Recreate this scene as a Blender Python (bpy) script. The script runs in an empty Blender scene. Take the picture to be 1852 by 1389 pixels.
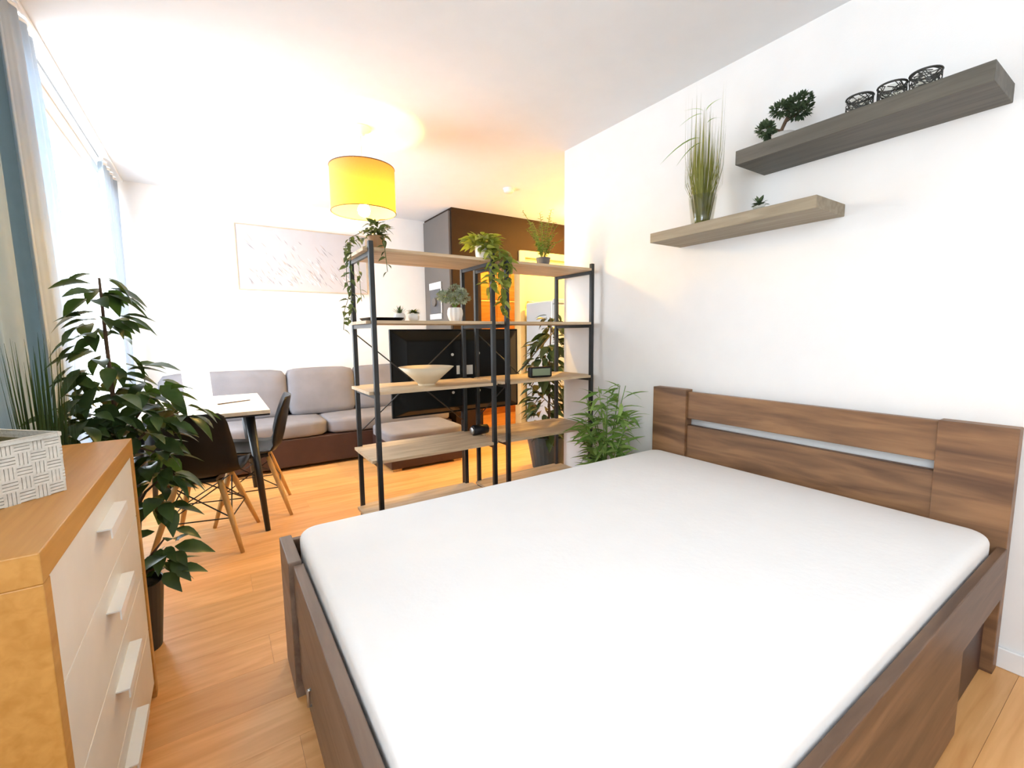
import bpy, bmesh, math, random
from mathutils import Vector, Matrix, Euler
random.seed(7)
S = bpy.context.scene
COL = S.collection
PI = math.pi

# ------------------------------------------------------------------ camera
cam_d = bpy.data.cameras.new('camera')
cam = bpy.data.objects.new('camera', cam_d)
COL.objects.link(cam)
F_PX = 813.32
cam_d.sensor_fit = 'HORIZONTAL'
cam_d.sensor_width = 36.0
cam_d.lens = F_PX / 1852 * 36.0
cam_d.clip_start = 0.02
R_ = Vector((0.834, -0.552, -0.010)).normalized()
F_ = Vector((0.547, 0.829, -0.111)).normalized()
U_ = R_.cross(F_).normalized()
R_ = F_.cross(U_).normalized()
cam.matrix_world = Matrix(((R_.x, U_.x, -F_.x, 0), (R_.y, U_.y, -F_.y, 0), (R_.z, U_.z, -F_.z, 1.2), (0, 0, 0, 1)))
S.camera = cam

# ------------------------------------------------------------------ world, exposure
W = bpy.data.worlds.new('overcast_sky')
S.world = W
W.use_nodes = True
bg = W.node_tree.nodes['Background']
bg.inputs[0].default_value = (0.86, 0.93, 1.0, 1)
bg.inputs[1].default_value = 5.6
S.view_settings.view_transform = 'Standard'
S.view_settings.look = 'None'
S.view_settings.gamma = 1.0
S.view_settings.use_curve_mapping = False
S.view_settings.exposure = 1.2
PENDANT_POWER = 330.0
HALL_POWER = 220.0

CEIL = 2.54
XR, XL, YB, YF = 2.27, -0.655, 5.20, -1.3      # right wall, window wall, back wall, wall behind the camera
WINS = [(1.75, 5.14, 0.50, 2.46), (-1.05, 0.18, 0.85, 2.40)]  # second window is added, unseen, to light the bed area
for i, (y0, y1, z0, z1) in enumerate(WINS):
    ld = bpy.data.lights.new('window_portal', 'AREA')
    ld.shape = 'RECTANGLE'; ld.size = z1 - z0; ld.size_y = y1 - y0
    ld.cycles.is_portal = True
    lo = bpy.data.objects.new('window_portal', ld)
    lo.location = (XL - 0.2, (y0 + y1) / 2, (z0 + z1) / 2)
    lo.rotation_euler = (0, -PI / 2, 0)
    COL.objects.link(lo)

# ------------------------------------------------------------------ materials
def nodes(name):
    m = bpy.data.materials.new(name); m.use_nodes = True
    nt = m.node_tree
    return m, nt, nt.nodes['Principled BSDF']

def plain(name, c, rough=0.5, metal=0.0, bump=0.0, bscale=60.0, vary=0.0, spec=0.5, vscale=8.0):
    m, nt, b = nodes(name)
    b.inputs['Roughness'].default_value = rough
    b.inputs['Metallic'].default_value = metal
    b.inputs['Specular IOR Level'].default_value = spec
    tc = nt.nodes.new('ShaderNodeTexCoord')
    n = nt.nodes.new('ShaderNodeTexNoise'); n.inputs['Scale'].default_value = vscale; n.inputs['Detail'].default_value = 4
    nt.links.new(tc.outputs['Object'], n.inputs['Vector'])
    r = nt.nodes.new('ShaderNodeValToRGB')
    lo = [max(0, x * (1 - vary)) for x in c]; hi = [min(1, x * (1 + vary)) for x in c]
    r.color_ramp.elements[0].color = (*lo, 1); r.color_ramp.elements[1].color = (*hi, 1)
    r.color_ramp.elements[0].position = 0.3; r.color_ramp.elements[1].position = 0.7
    nt.links.new(n.outputs['Fac'], r.inputs['Fac']); nt.links.new(r.outputs['Color'], b.inputs['Base Color'])
    if bump:
        n2 = nt.nodes.new('ShaderNodeTexNoise'); n2.inputs['Scale'].default_value = bscale; n2.inputs['Detail'].default_value = 3
        nt.links.new(tc.outputs['Object'], n2.inputs['Vector'])
        bp = nt.nodes.new('ShaderNodeBump'); bp.inputs['Strength'].default_value = bump; bp.inputs['Distance'].default_value = 0.01
        nt.links.new(n2.outputs['Fac'], bp.inputs['Height']); nt.links.new(bp.outputs['Normal'], b.inputs['Normal'])
    return m

def wood(name, c0, c1, axis='X', scale=3.0, rough=0.45, stretch=14.0, rnd=0.0, spec=0.5, knots=False):
    """streaky grain running along the given object axis"""
    m, nt, b = nodes(name)
    b.inputs['Roughness'].default_value = rough
    b.inputs['Specular IOR Level'].default_value = spec
    tc = nt.nodes.new('ShaderNodeTexCoord')
    mp = nt.nodes.new('ShaderNodeMapping')
    sc = [stretch, stretch, stretch]; sc['XYZ'.index(axis)] = 1.0
    mp.inputs['Scale'].default_value = sc
    nt.links.new(tc.outputs['Object'], mp.inputs['Vector'])
    oi = nt.nodes.new('ShaderNodeObjectInfo')
    ml = nt.nodes.new('ShaderNodeMath'); ml.operation = 'MULTIPLY'; ml.inputs[1].default_value = 37.0
    nt.links.new(oi.outputs['Random'], ml.inputs[0])
    n = nt.nodes.new('ShaderNodeTexNoise'); n.noise_dimensions = '4D'
    n.inputs['Scale'].default_value = scale; n.inputs['Detail'].default_value = 7; n.inputs['Distortion'].default_value = 0.7
    nt.links.new(mp.outputs['Vector'], n.inputs['Vector']); nt.links.new(ml.outputs[0], n.inputs['W'])
    r = nt.nodes.new('ShaderNodeValToRGB')
    r.color_ramp.elements[0].color = (*c0, 1); r.color_ramp.elements[1].color = (*c1, 1)
    r.color_ramp.elements[0].position = 0.32; r.color_ramp.elements[1].position = 0.66
    nt.links.new(n.outputs['Fac'], r.inputs['Fac'])
    out = r.outputs['Color']
    if rnd:
        hv = nt.nodes.new('ShaderNodeHueSaturation')
        mr = nt.nodes.new('ShaderNodeMapRange'); mr.inputs['To Min'].default_value = 1 - rnd; mr.inputs['To Max'].default_value = 1 + rnd
        nt.links.new(oi.outputs['Random'], mr.inputs['Value']); nt.links.new(mr.outputs['Result'], hv.inputs['Value'])
        nt.links.new(out, hv.inputs['Color']); out = hv.outputs['Color']
    nt.links.new(out, b.inputs['Base Color'])
    bp = nt.nodes.new('ShaderNodeBump'); bp.inputs['Strength'].default_value = 0.12; bp.inputs['Distance'].default_value = 0.004
    nt.links.new(n.outputs['Fac'], bp.inputs['Height']); nt.links.new(bp.outputs['Normal'], b.inputs['Normal'])
    return m

def emit(name, c, strength):
    m, nt, b = nodes(name)
    b.inputs['Base Color'].default_value = (*c, 1)
    b.inputs['Emission Color'].default_value = (*c, 1); b.inputs['Emission Strength'].default_value = strength
    return m

def translucent(name, c, tr, c2=None, fac=0.5, vary=0.15, vscale=30.0, rough=0.8):
    m, nt, b = nodes(name)
    out = nt.nodes['Material Output']
    b.inputs['Roughness'].default_value = rough
    b.inputs['Specular IOR Level'].default_value = 0.25
    tc = nt.nodes.new('ShaderNodeTexCoord'); oi = nt.nodes.new('ShaderNodeObjectInfo')
    n = nt.nodes.new('ShaderNodeTexNoise'); n.noise_dimensions = '4D'; n.inputs['Scale'].default_value = vscale
    nt.links.new(tc.outputs['Object'], n.inputs['Vector']); nt.links.new(oi.outputs['Random'], n.inputs['W'])
    ad = nt.nodes.new('ShaderNodeMath'); ad.operation = 'ADD'
    sb = nt.nodes.new('ShaderNodeMath'); sb.operation = 'MULTIPLY_ADD'; sb.inputs[1].default_value = 0.6; sb.inputs[2].default_value = -0.3
    nt.links.new(oi.outputs['Random'], sb.inputs[0]); nt.links.new(sb.outputs[0], ad.inputs[0]); nt.links.new(n.outputs['Fac'], ad.inputs[1])
    r = nt.nodes.new('ShaderNodeValToRGB')
    r.color_ramp.elements[0].color = (*[x * (1 - vary) for x in c], 1)
    r.color_ramp.elements[1].color = (*(c2 or [min(1, x * (1 + vary)) for x in c]), 1)
    r.color_ramp.elements[0].position = 0.25; r.color_ramp.elements[1].position = 0.8
    nt.links.new(ad.outputs[0], r.inputs['Fac']); nt.links.new(r.outputs['Color'], b.inputs['Base Color'])
    t = nt.nodes.new('ShaderNodeBsdfTranslucent'); t.inputs['Color'].default_value = (*tr, 1)
    mx = nt.nodes.new('ShaderNodeMixShader'); mx.inputs[0].default_value = fac
    nt.links.new(b.outputs[0], mx.inputs[1]); nt.links.new(t.outputs[0], mx.inputs[2]); nt.links.new(mx.outputs[0], out.inputs['Surface'])
    return m

def glass(name, tint=(0.95, 0.98, 1.0), gl=0.08, fres=True):
    m = bpy.data.materials.new(name); m.use_nodes = True
    nt = m.node_tree; nt.nodes.remove(nt.nodes['Principled BSDF'])
    tr = nt.nodes.new('ShaderNodeBsdfTransparent'); tr.inputs[0].default_value = (*tint, 1)
    g = nt.nodes.new('ShaderNodeBsdfGlossy'); g.inputs['Roughness'].default_value = 0.05
    lw = nt.nodes.new('ShaderNodeFresnel'); lw.inputs[0].default_value = 1.3
    mu = nt.nodes.new('ShaderNodeMath'); mu.operation = 'ADD'; mu.inputs[1].default_value = gl
    mu.inputs[0].default_value = 0.0
    if fres: nt.links.new(lw.outputs[0], mu.inputs[0])
    mx = nt.nodes.new('ShaderNodeMixShader')
    nt.links.new(mu.outputs[0], mx.inputs[0]); nt.links.new(tr.outputs[0], mx.inputs[1]); nt.links.new(g.outputs[0], mx.inputs[2])
    nt.links.new(mx.outputs[0], nt.nodes['Material Output'].inputs['Surface'])
    return m

M = {}
M['wall'] = plain('white_wall_paint', (0.86, 0.85, 0.83), 0.9, bump=0.05, bscale=180, vary=0.012)
M['ceiling'] = plain('ceiling_paint', (0.80, 0.81, 0.82), 0.95, bump=0.04, bscale=200, vary=0.012)
M['brownwall'] = plain('dark_brown_panel', (0.026, 0.012, 0.005), 0.7, vary=0.12, vscale=3, spec=0.2)
M['floor_base'] = plain('floor_joint', (0.17, 0.08, 0.03), 0.8)
M['plank'] = wood('floor_laminate', (0.70, 0.33, 0.10), (0.86, 0.47, 0.18), 'X', 2.6, 0.38, 12, rnd=0.10)
M['white'] = plain('white_lacquer', (0.86, 0.86, 0.85), 0.35)
M['cream'] = plain('cream_front', (0.84, 0.80, 0.72), 0.4, vary=0.03)
M['beech'] = wood('beech_board', (0.50, 0.235, 0.045), (0.61, 0.31, 0.075), 'Y', 3.0, 0.42, 16)
M['darkwood'] = wood('dark_oak', (0.115, 0.055, 0.027), (0.31, 0.16, 0.072), 'Y', 2.2, 0.45, 9)
M['darkwoodx'] = wood('dark_oak_lengthwise', (0.085, 0.045, 0.026), (0.20, 0.11, 0.06), 'X', 2.2, 0.45, 9)
M['bedgrey'] = wood('bed_foot_oak', (0.13, 0.085, 0.06), (0.22, 0.155, 0.115), 'Y', 2.2, 0.45, 10)
M['mattress'] = plain('white_mattress_cover', (0.90, 0.90, 0.89), 0.85, bump=0.10, bscale=45, vary=0.01)
M['black'] = plain('black_metal', (0.018, 0.02, 0.021), 0.38, vary=0.2)
M['blackplastic'] = plain('black_plastic', (0.007, 0.007, 0.008), 0.4, vary=0.2, spec=0.3)
M['tvblack'] = plain('tv_black', (0.008, 0.009, 0.009), 0.3, vary=0.1, spec=0.15)
M['oakshelf'] = wood('pale_oak_board', (0.46, 0.32, 0.18), (0.68, 0.52, 0.34), 'X', 3.2, 0.5, 12)
M['sofa'] = plain('grey_upholstery', (0.21, 0.20, 0.215), 0.9, bump=0.15, bscale=300, vary=0.10, vscale=5)
M['sofabase'] = plain('brown_leatherette', (0.05, 0.022, 0.018), 0.45, bump=0.05, bscale=120, vary=0.15)
M['shadeshell'] = translucent('lamp_shade_fabric', (0.34, 0.23, 0.11), (0.66, 0.27, 0.015), fac=0.22, vary=0.05, vscale=120)
M['bulb'] = emit('lit_bulb', (1.0, 0.64, 0.17), PENDANT_POWER)
M['halllamp'] = emit('lit_hall_lamp', (1.0, 0.56, 0.12), HALL_POWER)
M['curtain'] = translucent('grey_curtain', (0.36, 0.40, 0.39), (0.36, 0.42, 0.43), fac=0.25, vary=0.06, vscale=20)
M['curtain2'] = translucent('pale_blue_curtain', (0.58, 0.64, 0.69), (0.50, 0.60, 0.69), fac=0.38, vary=0.04, vscale=20)
M['pane'] = glass('window_glass', (0.98, 0.99, 1.0), 0.03, False)
M['vaseglass'] = glass('clear_vase_glass', (0.93, 0.93, 0.90), 0.06, False)
M['ficus'] = translucent('ficus_leaf', (0.030, 0.060, 0.020), (0.10, 0.20, 0.03), (0.075, 0.125, 0.040), 0.18, 0.3, 18, 0.32)
M['ficusdark'] = translucent('dark_ficus_leaf', (0.022, 0.040, 0.016), (0.06, 0.11, 0.02), (0.05, 0.08, 0.03), 0.15, 0.3, 18, 0.32)
M['bamboo'] = translucent('bamboo_leaf', (0.15, 0.31, 0.06), (0.30, 0.52, 0.07), (0.38, 0.54, 0.17), 0.28, 0.3, 18, 0.5)
M['ivy'] = translucent('ivy_leaf', (0.13, 0.21, 0.035), (0.38, 0.46, 0.05), (0.42, 0.46, 0.11), 0.3, 0.3, 18, 0.5)
M['ivydark'] = translucent('trailing_leaf', (0.045, 0.075, 0.025), (0.14, 0.2, 0.05), (0.16, 0.21, 0.09), 0.2, 0.3, 18, 0.5)
M['fern'] = translucent('fern_frond', (0.12, 0.22, 0.03), (0.30, 0.44, 0.06), (0.30, 0.42, 0.09), 0.3, 0.3, 18, 0.6)
M['grassleaf'] = translucent('ornamental_grass', (0.17, 0.18, 0.035), (0.30, 0.32, 0.05), (0.36, 0.35, 0.10), 0.25, 0.25, 18, 0.6)
M['bonsai'] = translucent('bonsai_needle', (0.055, 0.085, 0.045), (0.12, 0.2, 0.07), (0.13, 0.18, 0.09), 0.15, 0.3, 18, 0.7)
M['sedum'] = translucent('sedum_head', (0.28, 0.34, 0.23), (0.3, 0.4, 0.2), (0.48, 0.53, 0.40), 0.15, 0.2, 18, 0.8)
M['bark'] = plain('bark', (0.10, 0.06, 0.035), 0.85, bump=0.4, bscale=50, vary=0.25)
M['potdark'] = plain('dark_pot', (0.035, 0.032, 0.03), 0.45, vary=0.15)
M['potblue'] = plain('dark_blue_pot', (0.018, 0.045, 0.062), 0.4, vary=0.15)
M['potgrey'] = plain('grey_pot', (0.13, 0.13, 0.125), 0.6, vary=0.15)
M['potpale'] = plain('pale_grey_pot', (0.50, 0.49, 0.46), 0.6, vary=0.08)
M['potochre'] = plain('brown_clay_pot', (0.36, 0.20, 0.085), 0.6, vary=0.1)
M['potwhite'] = plain('white_ceramic', (0.82, 0.81, 0.78), 0.3, vary=0.02)
M['soil'] = plain('soil', (0.03, 0.02, 0.013), 0.95, bump=0.5, bscale=80, vary=0.3)
M['weave'] = plain('grey_white_woven_paper', (0.74, 0.72, 0.65), 0.8, bump=0.3, bscale=140, vary=0.12, vscale=40)
M['liner'] = plain('olive_basket_lining', (0.22, 0.19, 0.09), 0.9, vary=0.12)
M['canvas'] = plain('pale_canvas', (0.50, 0.49, 0.505), 0.9, bump=0.1, bscale=400, vary=0.03)
M['stroke1'] = plain('grey_brush_stroke', (0.30, 0.28, 0.30), 0.9, vary=0.2)
M['stroke2'] = plain('taupe_brush_stroke', (0.44, 0.37, 0.33), 0.9, vary=0.2)
M['stroke3'] = plain('white_brush_stroke', (0.74, 0.73, 0.73), 0.9, vary=0.05)
M['frame'] = plain('pale_frame_wood', (0.55, 0.44, 0.32), 0.5, vary=0.1)
M['wallshelf'] = wood('grey_oak_veneer', (0.22, 0.175, 0.115), (0.33, 0.275, 0.19), 'Y', 3.0, 0.55, 12)
M['wallshelf2'] = wood('dark_grey_oak_veneer', (0.070, 0.064, 0.050), (0.125, 0.112, 0.088), 'Y', 3.0, 0.55, 12)
M['chairleg'] = wood('chair_leg_beech', (0.52, 0.28, 0.08), (0.66, 0.40, 0.15), 'Z', 3.0, 0.45, 12)
M['tabletop'] = wood('pale_table_top', (0.74, 0.62, 0.46), (0.82, 0.72, 0.56), 'Y', 2.5, 0.3, 10)
M['clockface'] = plain('clock_display', (0.22, 0.27, 0.17), 0.25)
M['clockdigit'] = plain('clock_digit', (0.06, 0.075, 0.05), 0.3)
M['woodwarm'] = wood('warm_cabinet_wood', (0.48, 0.20, 0.05), (0.68, 0.33, 0.10), 'X', 2.6, 0.45, 10)
M['lamplitwhite'] = plain('lamplit_white_paint', (0.80, 0.66, 0.34), 0.45, vary=0.015)  # white door paint with the hall lamp's yellow glow put into its colour
M['fridge'] = plain('pale_grey_enamel', (0.50, 0.58, 0.66), 0.35, vary=0.02)
M['steel'] = plain('brushed_steel', (0.55, 0.55, 0.54), 0.3, 0.9, vary=0.05)
M['silverhandle'] = plain('white_aluminium', (0.84, 0.85, 0.84), 0.3, 0.0, vary=0.02)
M['ovenglass'] = plain('oven_glass', (0.10, 0.105, 0.12), 0.15, vary=0.05)
M['panelgrey'] = plain('grey_brown_panel', (0.135, 0.12, 0.11), 0.45, vary=0.06, vscale=3)
M['bowl'] = plain('pale_wood_bowl', (0.76, 0.62, 0.42), 0.45, vary=0.05)
M['lace'] = plain('dark_wire_lace', (0.03, 0.03, 0.025), 0.45, vary=0.2)
M['label'] = plain('white_label', (0.72, 0.74, 0.68), 0.5, vary=0.1)
M['paper'] = plain('white_card', (0.92, 0.92, 0.92), 0.6)

# ------------------------------------------------------------------ mesh builder
class MB:
    def __init__(s): s.v = []; s.f = []
    def add(s, v, f):
        o = len(s.v); s.v += [tuple(p) for p in v]; s.f += [tuple(i + o for i in q) for q in f]; return s
    def box(s, x0, x1, y0, y1, z0, z1):
        return s.add([(x0,y0,z0),(x1,y0,z0),(x1,y1,z0),(x0,y1,z0),(x0,y0,z1),(x1,y0,z1),(x1,y1,z1),(x0,y1,z1)],
                     [(3,2,1,0),(4,5,6,7),(0,1,5,4),(1,2,6,5),(2,3,7,6),(3,0,4,7)])
    def tube(s, pts, rad, n=8, cap=True):
        pts = [Vector(p) for p in pts]
        if not isinstance(rad, (list, tuple)): rad = [rad] * len(pts)
        vs, fs = [], []
        prev = None
        for i, p in enumerate(pts):
            d = (pts[min(i+1, len(pts)-1)] - pts[max(i-1, 0)]).normalized()
            if prev is None:
                a = d.orthogonal().normalized()
            else:
                a = (prev - d * prev.dot(d))
                a = a.normalized() if a.length > 1e-6 else d.orthogonal().normalized()
            prev = a; b = d.cross(a)
            for k in range(n):
                t = 2 * PI * k / n
                vs.append(p + (a * math.cos(t) + b * math.sin(t)) * rad[i])
        for i in range(len(pts) - 1):
            for k in range(n):
                fs.append((i*n+k, i*n+(k+1) % n, (i+1)*n+(k+1) % n, (i+1)*n+k))
        if cap:
            fs.append(tuple(reversed(range(n)))); fs.append(tuple(range((len(pts)-1)*n, len(pts)*n)))
        return s.add(vs, fs)
    def lathe(s, prof, n=24, c=(0, 0, 0)):
        """profile of (radius, z), closed with caps when radius is 0"""
        vs, fs = [], []
        for r, z in prof:
            for k in range(n):
                t = 2 * PI * k / n
                vs.append((c[0] + r * math.cos(t), c[1] + r * math.sin(t), c[2] + z))
        for i in range(len(prof) - 1):
            for k in range(n):
                fs.append((i*n+k, i*n+(k+1) % n, (i+1)*n+(k+1) % n, (i+1)*n+k))
        return s.add(vs, fs)
    def grid(s, fn, nu, nv):
        vs = [fn(i / nu, j / nv) for i in range(nu + 1) for j in range(nv + 1)]
        fs = [(i*(nv+1)+j, (i+1)*(nv+1)+j, (i+1)*(nv+1)+j+1, i*(nv+1)+j+1) for i in range(nu) for j in range(nv)]
        return s.add(vs, fs)
    def mesh(s, name):
        me = bpy.data.meshes.new(name); me.from_pydata(s.v, [], s.f)
        bm = bmesh.new(); bm.from_mesh(me)
        bmesh.ops.remove_doubles(bm, verts=bm.verts, dist=1e-6)
        bmesh.ops.recalc_face_normals(bm, faces=bm.faces)
        bm.to_mesh(me); bm.free(); me.update()
        return me

def link(name, me, mat, parent=None, bevel=0.0, smooth=False, solid=0.0, subsurf=0):
    if mat and not me.materials: me.materials.append(M[mat])
    if smooth:
        for p in me.polygons: p.use_smooth = True
    o = bpy.data.objects.new(name, me); COL.objects.link(o)
    if parent: o.parent = parent
    if solid:
        md = o.modifiers.new('solid', 'SOLIDIFY'); md.thickness = solid; md.offset = 0
    if bevel:
        md = o.modifiers.new('bevel', 'BEVEL'); md.width = bevel; md.segments = 2; md.limit_method = 'ANGLE'
    if subsurf:
        md = o.modifiers.new('sub', 'SUBSURF'); md.levels = subsurf; md.render_levels = subsurf
    return o

def tag(o, label, cat=None, group=None, kind=None):
    if label: o['label'] = label
    if cat: o['category'] = cat
    if group: o['group'] = group
    if kind: o['kind'] = kind
    return o

def thing(name, label, cat, loc=(0, 0, 0), rz=0.0, group=None):
    o = bpy.data.objects.new(name, None); COL.objects.link(o)
    o.empty_display_size = 0.05
    o.location = loc; o.rotation_euler = (0, 0, rz)
    return tag(o, label, cat, group)

def part(name, mb, mat, parent, **k):
    return link(name, mb.mesh(name), mat, parent, **k)

def struct(name, mb, mat, label, cat=None, **k):
    o = link(name, mb.mesh(name), mat, None, **k)
    return tag(o, label, cat, None, 'structure')

def copy_tree(o, parent=None):
    c = o.copy(); COL.objects.link(c)
    if parent: c.parent = parent
    for ch in list(o.children): copy_tree(ch, c)
    return c

# ================================================================== SETTING
# ---- floor with separate planks (grain along x)
fl = struct('floor', MB().box(XL - 0.2, 4.6, YF, 6.4, -0.06, -0.0095), 'floor_base', 'warm honey-brown laminate plank floor', 'floor')
PLW, PLL = 0.192, 1.38
pm = MB().box(0.0004, PLL - 0.0004, 0.0004, PLW - 0.0004, -0.009, 0.0).mesh('plank')
pm.materials.append(M['plank'])
row = 0
y = YF
while y < 6.2:
    off = (row * 0.47) % PLL
    x = XL - off
    while x < 4.4:
        a, b = max(x, XL), min(x + PLL, 4.5)
        o = bpy.data.objects.new('plank', pm); COL.objects.link(o); o.parent = fl
        o.location = (a, y, 0); o.scale = ((b - a) / PLL, 1, 1)
        x += PLL
    y += PLW; row += 1

struct('ceiling', MB().box(XL - 0.2, 4.6, YF - 0.1, 6.4, CEIL, CEIL + 0.1), 'ceiling', 'flat white painted ceiling', 'ceiling')

# ---- window wall with two openings
mb = MB()
ys = [YF - 0.1, WINS[1][0], WINS[1][1], WINS[0][0], WINS[0][1], YB + 0.1]
for a, b in ((0, 1), (2, 3), (4, 5)): mb.box(XL - 0.12, XL, ys[a], ys[b], 0, CEIL)
for (y0, y1, z0, z1) in WINS:
    mb.box(XL - 0.12, XL, y0, y1, 0, z0); mb.box(XL - 0.12, XL, y0, y1, z1, CEIL)
struct('wall_left', mb, 'wall', 'white wall with the tall bright window behind the curtains', 'wall')
for i, (y0, y1, z0, z1) in enumerate(WINS):
    w = thing('window_%d' % (i + 1), 'tall bright white-framed window behind the curtains' if i == 0 else 'added unseen white-framed window left of the viewpoint, lighting the bed area', 'window', (XL - 0.065, (y0 + y1) / 2, z0))
    w['kind'] = 'structure'
    L = (y1 - y0) / 2; H = z1 - z0
    fm = MB()
    fm.box(-.035, .035, -L, L, 0, .06).box(-.035, .035, -L, L, H - .06, H).box(-.035, .035, -L, -L + .06, .06, H - .06).box(-.035, .035, L - .06, L, .06, H - .06)
    part('window_frame', fm, 'white', w, bevel=.004)
    cut = [-L + .02, (2.62 - (y0 + y1) / 2) if i == 0 else 0.0, L - .02]
    part('mullion', MB().box(-.03, .03, cut[1] - .035, cut[1] + .035, .06, H - .06), 'white', w, bevel=.004)
    for k in range(2):
        part('pane', MB().box(-.004, .004, cut[k] + .03, cut[k + 1] - .03, .055, H - .055), 'pane', w)
    part('window_sill', MB().box(.036, .075, -L, L, -.03, .0), 'white', w, bevel=.004)

# ---- other walls
struct('wall_back', MB().box(XL - 0.2, 2.95, YB, YB + .1, 0, CEIL), 'wall', 'white back wall behind the grey sofa', 'wall')
struct('wall_right', MB().box(XR, XR + .14, YF, 2.70, 0, CEIL), 'wall', 'white wall with the headboard and floating shelves', 'wall')
struct('wall_rear', MB().box(XL - 0.2, XR + .2, YF - .1, YF, 0, CEIL), 'wall', 'white wall behind the viewpoint', 'wall')
struct('baseboard_right', MB().box(XR - .015, XR, YF, 2.70, 0, .075), 'white', 'white baseboard below the headboard wall', 'baseboard', bevel=.004)
struct('baseboard_back', MB().box(XL, 2.18, YB - .015, YB, 0, .075), 'white', 'white baseboard behind the sofa', 'baseboard', bevel=.004)
# hall beyond the corner
struct('wall_hall_right', MB().box(4.35, 4.45, 2.56, 6.3, 0, CEIL), 'wall', 'white hall wall hidden beyond the corner', 'wall')
struct('wall_hall_near', MB().box(XR + .14, 4.35, 2.56, 2.70, 0, CEIL), 'wall', 'white hall wall turning the corner', 'wall')
# brown partition: pier, lintel, opening, door
YP = 4.47
mb = MB()
mb.box(2.20, 2.545, YP, YB, 0, CEIL)                    # pier
mb.box(2.545, 3.06, YP, YP + .10, 2.03, CEIL)           # lintel above the opening
mb.box(3.06, 4.35, YP, YP + .10, 2.17, CEIL)            # above the door
mb.box(3.985, 4.35, YP, YP + .10, 0, 2.17)
struct('wall_partition', mb, 'brownwall', 'dark brown partition reaching the ceiling beside the sofa', 'wall')
d = thing('door_1', 'white hall door, lamplight put into its colour, set in the dark brown partition', 'door', (3.06, YP, 0)); d['kind'] = 'structure'
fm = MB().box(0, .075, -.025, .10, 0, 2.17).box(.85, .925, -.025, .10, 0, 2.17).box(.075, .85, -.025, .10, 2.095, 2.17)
part('door_frame', fm, 'lamplitwhite', d, bevel=.005)
part('door_leaf', MB().box(.078, .847, .02, .06, .005, 2.092), 'lamplitwhite', d, bevel=.003)
hm = MB().tube([(.14, .02, 1.58), (.14, -.03, 1.58)], .01).tube([(.12, -.03, 1.58), (.26, -.03, 1.58)], .009)
part('door_handle', hm, 'steel', d, smooth=True)
# back of the niche
struct('wall_niche', MB().box(2.545, 4.35, 6.1, 6.2, 0, CEIL).box(2.545, 2.64, YB + .0, 6.1, 0, CEIL), 'wall', 'wall at the far end of the niche behind the opening', 'wall')

# ---- curtain rail and curtains
t = thing('curtain_rail', 'white ceiling curtain rail above the window', 'curtain rail', (-.60, 1.95, CEIL))
part('rail_profile', MB().box(-.055, .05, -3.2, 3.22, -.022, -.0005), 'white', t, bevel=.003)
part('track_slot', MB().box(-.012, -.004, -3.2, 3.22, -.0245, -.0215), 'potgrey', t)

def curtain(name, label, y0, y1, xc, mat, folds, amp, z1, z0, flare0=0.0, flare1=0.0, group=None):
    t = thing(name, label, 'curtain', (xc, (y0 + y1) / 2, z0), group=group)
    L = (y1 - y0) / 2
    def fn(u, v):
        yy = -L + 2 * L * u + (1 - v) ** .7 * (flare0 * (1 - u) + flare1 * u)
        z = (z1 - z0) * v
        a = amp * (0.75 + 0.25 * math.sin(3 * v + 5 * u))
        ph = 2 * PI * folds * u + 0.5 * math.sin(2.3 * v)
        return (a * math.sin(ph) + .3 * a * math.sin(2.3 * ph + 1), yy + .35 * a * math.cos(ph) , z)
    part('curtain_fabric', MB().grid(fn, int(folds * 14), 14), mat, t, smooth=True, solid=.003)
    part('heading_tape', MB().grid(lambda u, v: (amp * .75 * math.sin(2 * PI * folds * u), -L + 2 * L * u, z1 - z0 + .001 + .018 * v), int(folds * 12), 1), 'white', t, smooth=True, solid=.003)
    return t
curtain('curtain', 'grey-green curtain hanging at the near side of the window', 1.0, 2.72, -.612, 'curtain', 9, .024, 2.49, .04, 0, .16)
curtain('sheer_curtain', 'pale blue inner curtain edge beside the bright window', 2.42, 2.88, -.566, 'curtain2', 4, .014, 2.49, .04, .16, .34)
curtain('corner_curtain', 'pale blue curtain in the far corner of the room', 4.50, 5.13, -.60, 'curtain2', 5, .026, 2.49, .04, .12, .0)

# ================================================================== BED
t = thing('bed', 'dark oak double bed with slotted headboard against the white wall', 'bed', (0.2, 1.03, 0))
def P0(mb, dx, dy):   # shift from world to thing coordinates
    mb.v = [(a - dx, b - dy, c) for a, b, c in mb.v]; return mb
def bp(name, mb, mat, parent=t, **k): return part(name, P0(mb, .2, 1.03), mat, parent, **k)
HX0, HX1 = 2.195, 2.245
bp('headboard_post', MB().box(HX0 - .01, HX1, 1.545, 1.770, 0, .878), 'darkwood', bevel=.003)
bp('headboard_post', MB().box(HX0 - .01, HX1, .290, .492, 0, .872), 'darkwood', bevel=.003)
bp('headboard_rail', MB().box(HX0 + .006, HX1 - .008, .492, 1.545, .716, .866), 'darkwood', bevel=.003)
bp('headboard_rail', MB().box(HX0 + .006, HX1 - .008, .492, 1.545, .28, .678), 'darkwood', bevel=.003)
bp('foot_post', MB().box(.150, .190, 1.545, 1.775, 0, .473), 'bedgrey', bevel=.003)
bp('foot_post', MB().box(.150, .190, .285, .515, 0, .473), 'bedgrey', bevel=.003)
bp('footboard_rail', MB().box(.164, .196, .515, 1.545, .29, .462), 'bedgrey', bevel=.003)
dr = bp('drawer_front', MB().box(.166, .186, .525, 1.535, .075, .283), 'bedgrey', bevel=.003)
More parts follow.
